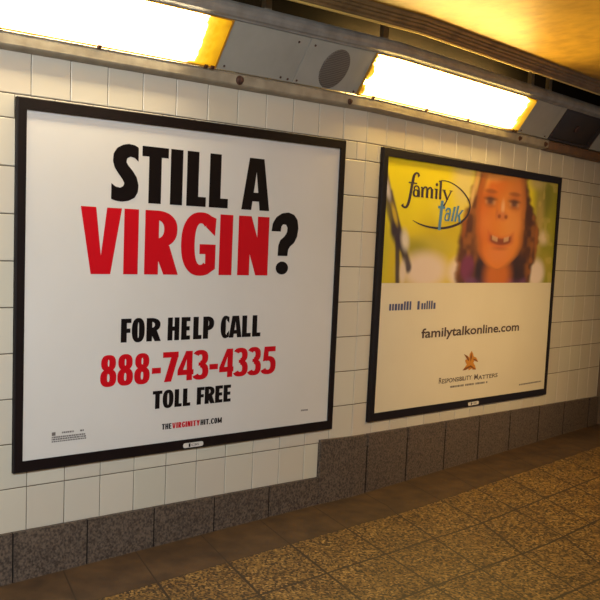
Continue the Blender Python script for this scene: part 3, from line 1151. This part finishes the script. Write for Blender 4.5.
ph = link_bm('photograph', photo_bm(), PHOTO, p2, normals=False)
ph['label'] = 'printed photo of a grinning gap-toothed girl against a yellow meadow'

# the logo: slim high-contrast lower case, then slanted blue letters inside an open oval
hx, hz = .0165, .0060
xh, bl = 1.1365, 1.0885
fam = []
fam += ribbon([(2.078, 1.180, .9), (2.070, 1.192, .8), (2.052, 1.194, .8), (2.034, 1.178), (2.024, 1.145), (2.016, 1.110), (2.006, 1.072), (1.993, 1.046), (1.975, 1.035, .9), (1.955, 1.040, .9), (1.950, 1.048, 1)], .022, .010)
fam += [rect(1.992, 2.064, 1.1455, 1.1515)]


def stem(u, za, zb, w=.0205):
    return [rect(u - w / 2, u + w / 2, za, zb), rect(u - w * .95, u + w * .1, zb - .006, zb), ]


fam += ribbon([(2.040, 1.121, 1), (2.048, 1.133), (2.066, 1.137), (2.081, 1.129), (2.084, 1.115)], .014, .006)
fam += [rect(2.074, 2.094, 1.0885, 1.118)] + ring(2.059, 1.1045, .028, .0175, .018, .006)
for u in (2.115, 2.157, 2.199): fam += [rect(u - .0105, u + .0105, bl, xh - .004)]
fam += [rect(2.099, 2.116, xh - .006, xh), rect(2.104, 2.128, bl, bl + .004), rect(2.146, 2.170, bl, bl + .004), rect(2.188, 2.212, bl, bl + .004)]
for u in (2.115, 2.157): fam += ribbon([(u + .004, 1.126), (u + .016, 1.135), (u + .032, 1.136), (u + .042, 1.124)], .015, .008)
fam += stem(2.240, bl, xh) + [[(2.240 + .012 * math.cos(a * .5236), 1.1555 + .008 * math.sin(a * .5236)) for a in range(12)]]
fam += stem(2.276, bl, 1.176)
fam += [[(2.296, xh), (2.318, xh), (2.352, 1.090), (2.334, 1.090)], [(2.372, xh), (2.384, xh), (2.330, 1.068), (2.318, 1.068)], rect(2.290, 2.326, xh - .003, xh), rect(2.360, 2.392, xh - .003, xh)]
fam += ribbon([(2.326, 1.072), (2.312, 1.060), (2.296, 1.064)], .014, .010)
print_on(p2, 'logo_word', [(fam, 0)], DARK_INK, 'slate lower-case serif letters', d=PD + .0012)
oval = ribbon([(2.275, 1.177, .3), (2.345, 1.177, .45), (2.43, 1.160, .6), (2.51, 1.128, .8), (2.566, 1.083, 1.1), (2.556, 1.035, 1.3), (2.50, .995, 1.2), (2.42, .970, 1.1), (2.309, .954, 1.0), (2.20, .955, .8), (2.11, .965, .6), (2.045, .980, .25)], .011, .011)
print_on(p2, 'logo_oval', [(oval, 0)], DARK_INK, 'thin slate open oval', d=PD + .0009)
talk = []


def sh(p, k=.30, z=.99): return [(u + (y - z) * k, y) for u, y in p]


talk += [sh(rect(2.276, 2.302, .944, 1.084), .10), sh(rect(2.256, 2.322, 1.046, 1.058), .1)]
talk += [sh(p) for p in ribbon([(2.322, 1.036), (2.332, 1.048), (2.352, 1.048), (2.363, 1.036), (2.363, 1.022)], .017, .010) + ring(2.346, 1.010, .026, .021, .015, .008) + [rect(2.356, 2.374, .990, 1.032)]]
talk += [sh(rect(2.388, 2.408, .990, 1.062))]
talk += [sh(rect(2.420, 2.440, .990, 1.068)), sh([(2.440, 1.020), (2.470, 1.050), (2.490, 1.050), (2.452, 1.012)]), sh([(2.446, 1.022), (2.462, 1.026), (2.486, .990), (2.462, .990)])]
print_on(p2, 'logo_word', [(talk, 0)], BLUE_INK, 'slanted blue letters', d=PD + .0015)

# tagline: its wording cannot be made out, so plain letter-sized strokes
rr = random.Random(9)
for a, c in ((1.889, 2.076), (2.129, 2.152), (2.165, 2.300)):
    x, g = a, []
    while x < c - .008:
        w = rr.uniform(.012, .020)
        g.append(rect(x, min(x + w, c), .567, .567 + rr.choice((.030, .030, .040))))
        x += w + .008
    print_on(p2, 'tagline', [(g, 0)], NAVY_INK, 'small navy print')
print_on(p2, 'web_address', [(typeset('familytalkonline.com', 2.180, 3.200, .4300, .4745, .020), 0)], BROWN_INK, 'brown lower-case letters')
E_ = [(240, 15), (262, 55), (275, 100), (312, 115), (345, 182), (318, 180), (290, 165), (275, 200), (300, 240), (320, 302), (268, 310), (262, 285), (215, 322), (205, 290), (172, 316), (125, 325), (150, 285), (182, 232), (160, 190), (155, 160), (192, 142), (130, 70), (182, 95), (215, 122), (212, 70)]


def em(x, y): return (2.605 + (x - 135) * .000733, .343 - (y - 15) * .000332 - (x - 240) * .000055)


dark = [[em(*p) for p in q] for q in ([(130, 70), (182, 95), (215, 160), (200, 175)], [(345, 182), (300, 140), (262, 140), (290, 165)], [(125, 325), (150, 285), (240, 240), (320, 302), (300, 306), (238, 268), (175, 314)], [(240, 40), (250, 110), (232, 190), (224, 110)])]
bm = polys_bm([([[em(*p) for p in E_]], 0)], LD)
o = link_bm('eagle_emblem', bm, [GOLD_INK], p2, normals=False)
o['label'] = 'gold eagle emblem'
print_on(o, 'emblem_shading', [(dark, 0)], GOLD_DARK, d=LD + .0004)
g = typeset('R', 2.370, 2.398, .1960, .2240, .012) + typeset('ESPONSIBILITY', 2.402, 2.700, .1940, .2160, .012)
print_on(p2, 'motto', [(g, 0)], BROWN_INK, 'small brown capitals')
g = typeset('M', 2.728, 2.765, .1900, .2180, .004) + typeset('ATTERS', 2.770, 2.985, .1870, .2080, .012)
print_on(p2, 'motto', [(g, 0)], BROWN_INK, 'small brown capitals')
g = []
x = 2.484
while x < 2.866:
    w = rr.uniform(.006, .014)
    g.append(rect(x, x + w, .1655 - (x - 2.484) * .010, .1755 - (x - 2.484) * .010))
    x += w + .004 + (.014 if rr.random() < .12 else 0)
print_on(p2, 'fine_print', [(g, 0)], GREY_INK, 'tiny grey print')
g = []
x = 3.250
while x < 3.528:
    w = rr.uniform(.006, .014)
    g.append(rect(x, x + w, .119, .127))
    x += w + .004
print_on(p2, 'fine_print', [(g, 0)], GREY_INK, 'tiny grey print')
pl = link_bm('name_plate', pill(2.6640, 2.7760, .0595, .0765, FD - .001, FD + .0015, -.001), PLATE, b2)
print_on(pl, 'plate_lettering', [([rect(2.690, 2.700, .0615, .0745)], 0), (typeset('CBS', 2.706, 2.752, .0640, .0720, .02), 1)], [INK, GREY_INK], d=FD + .0020)
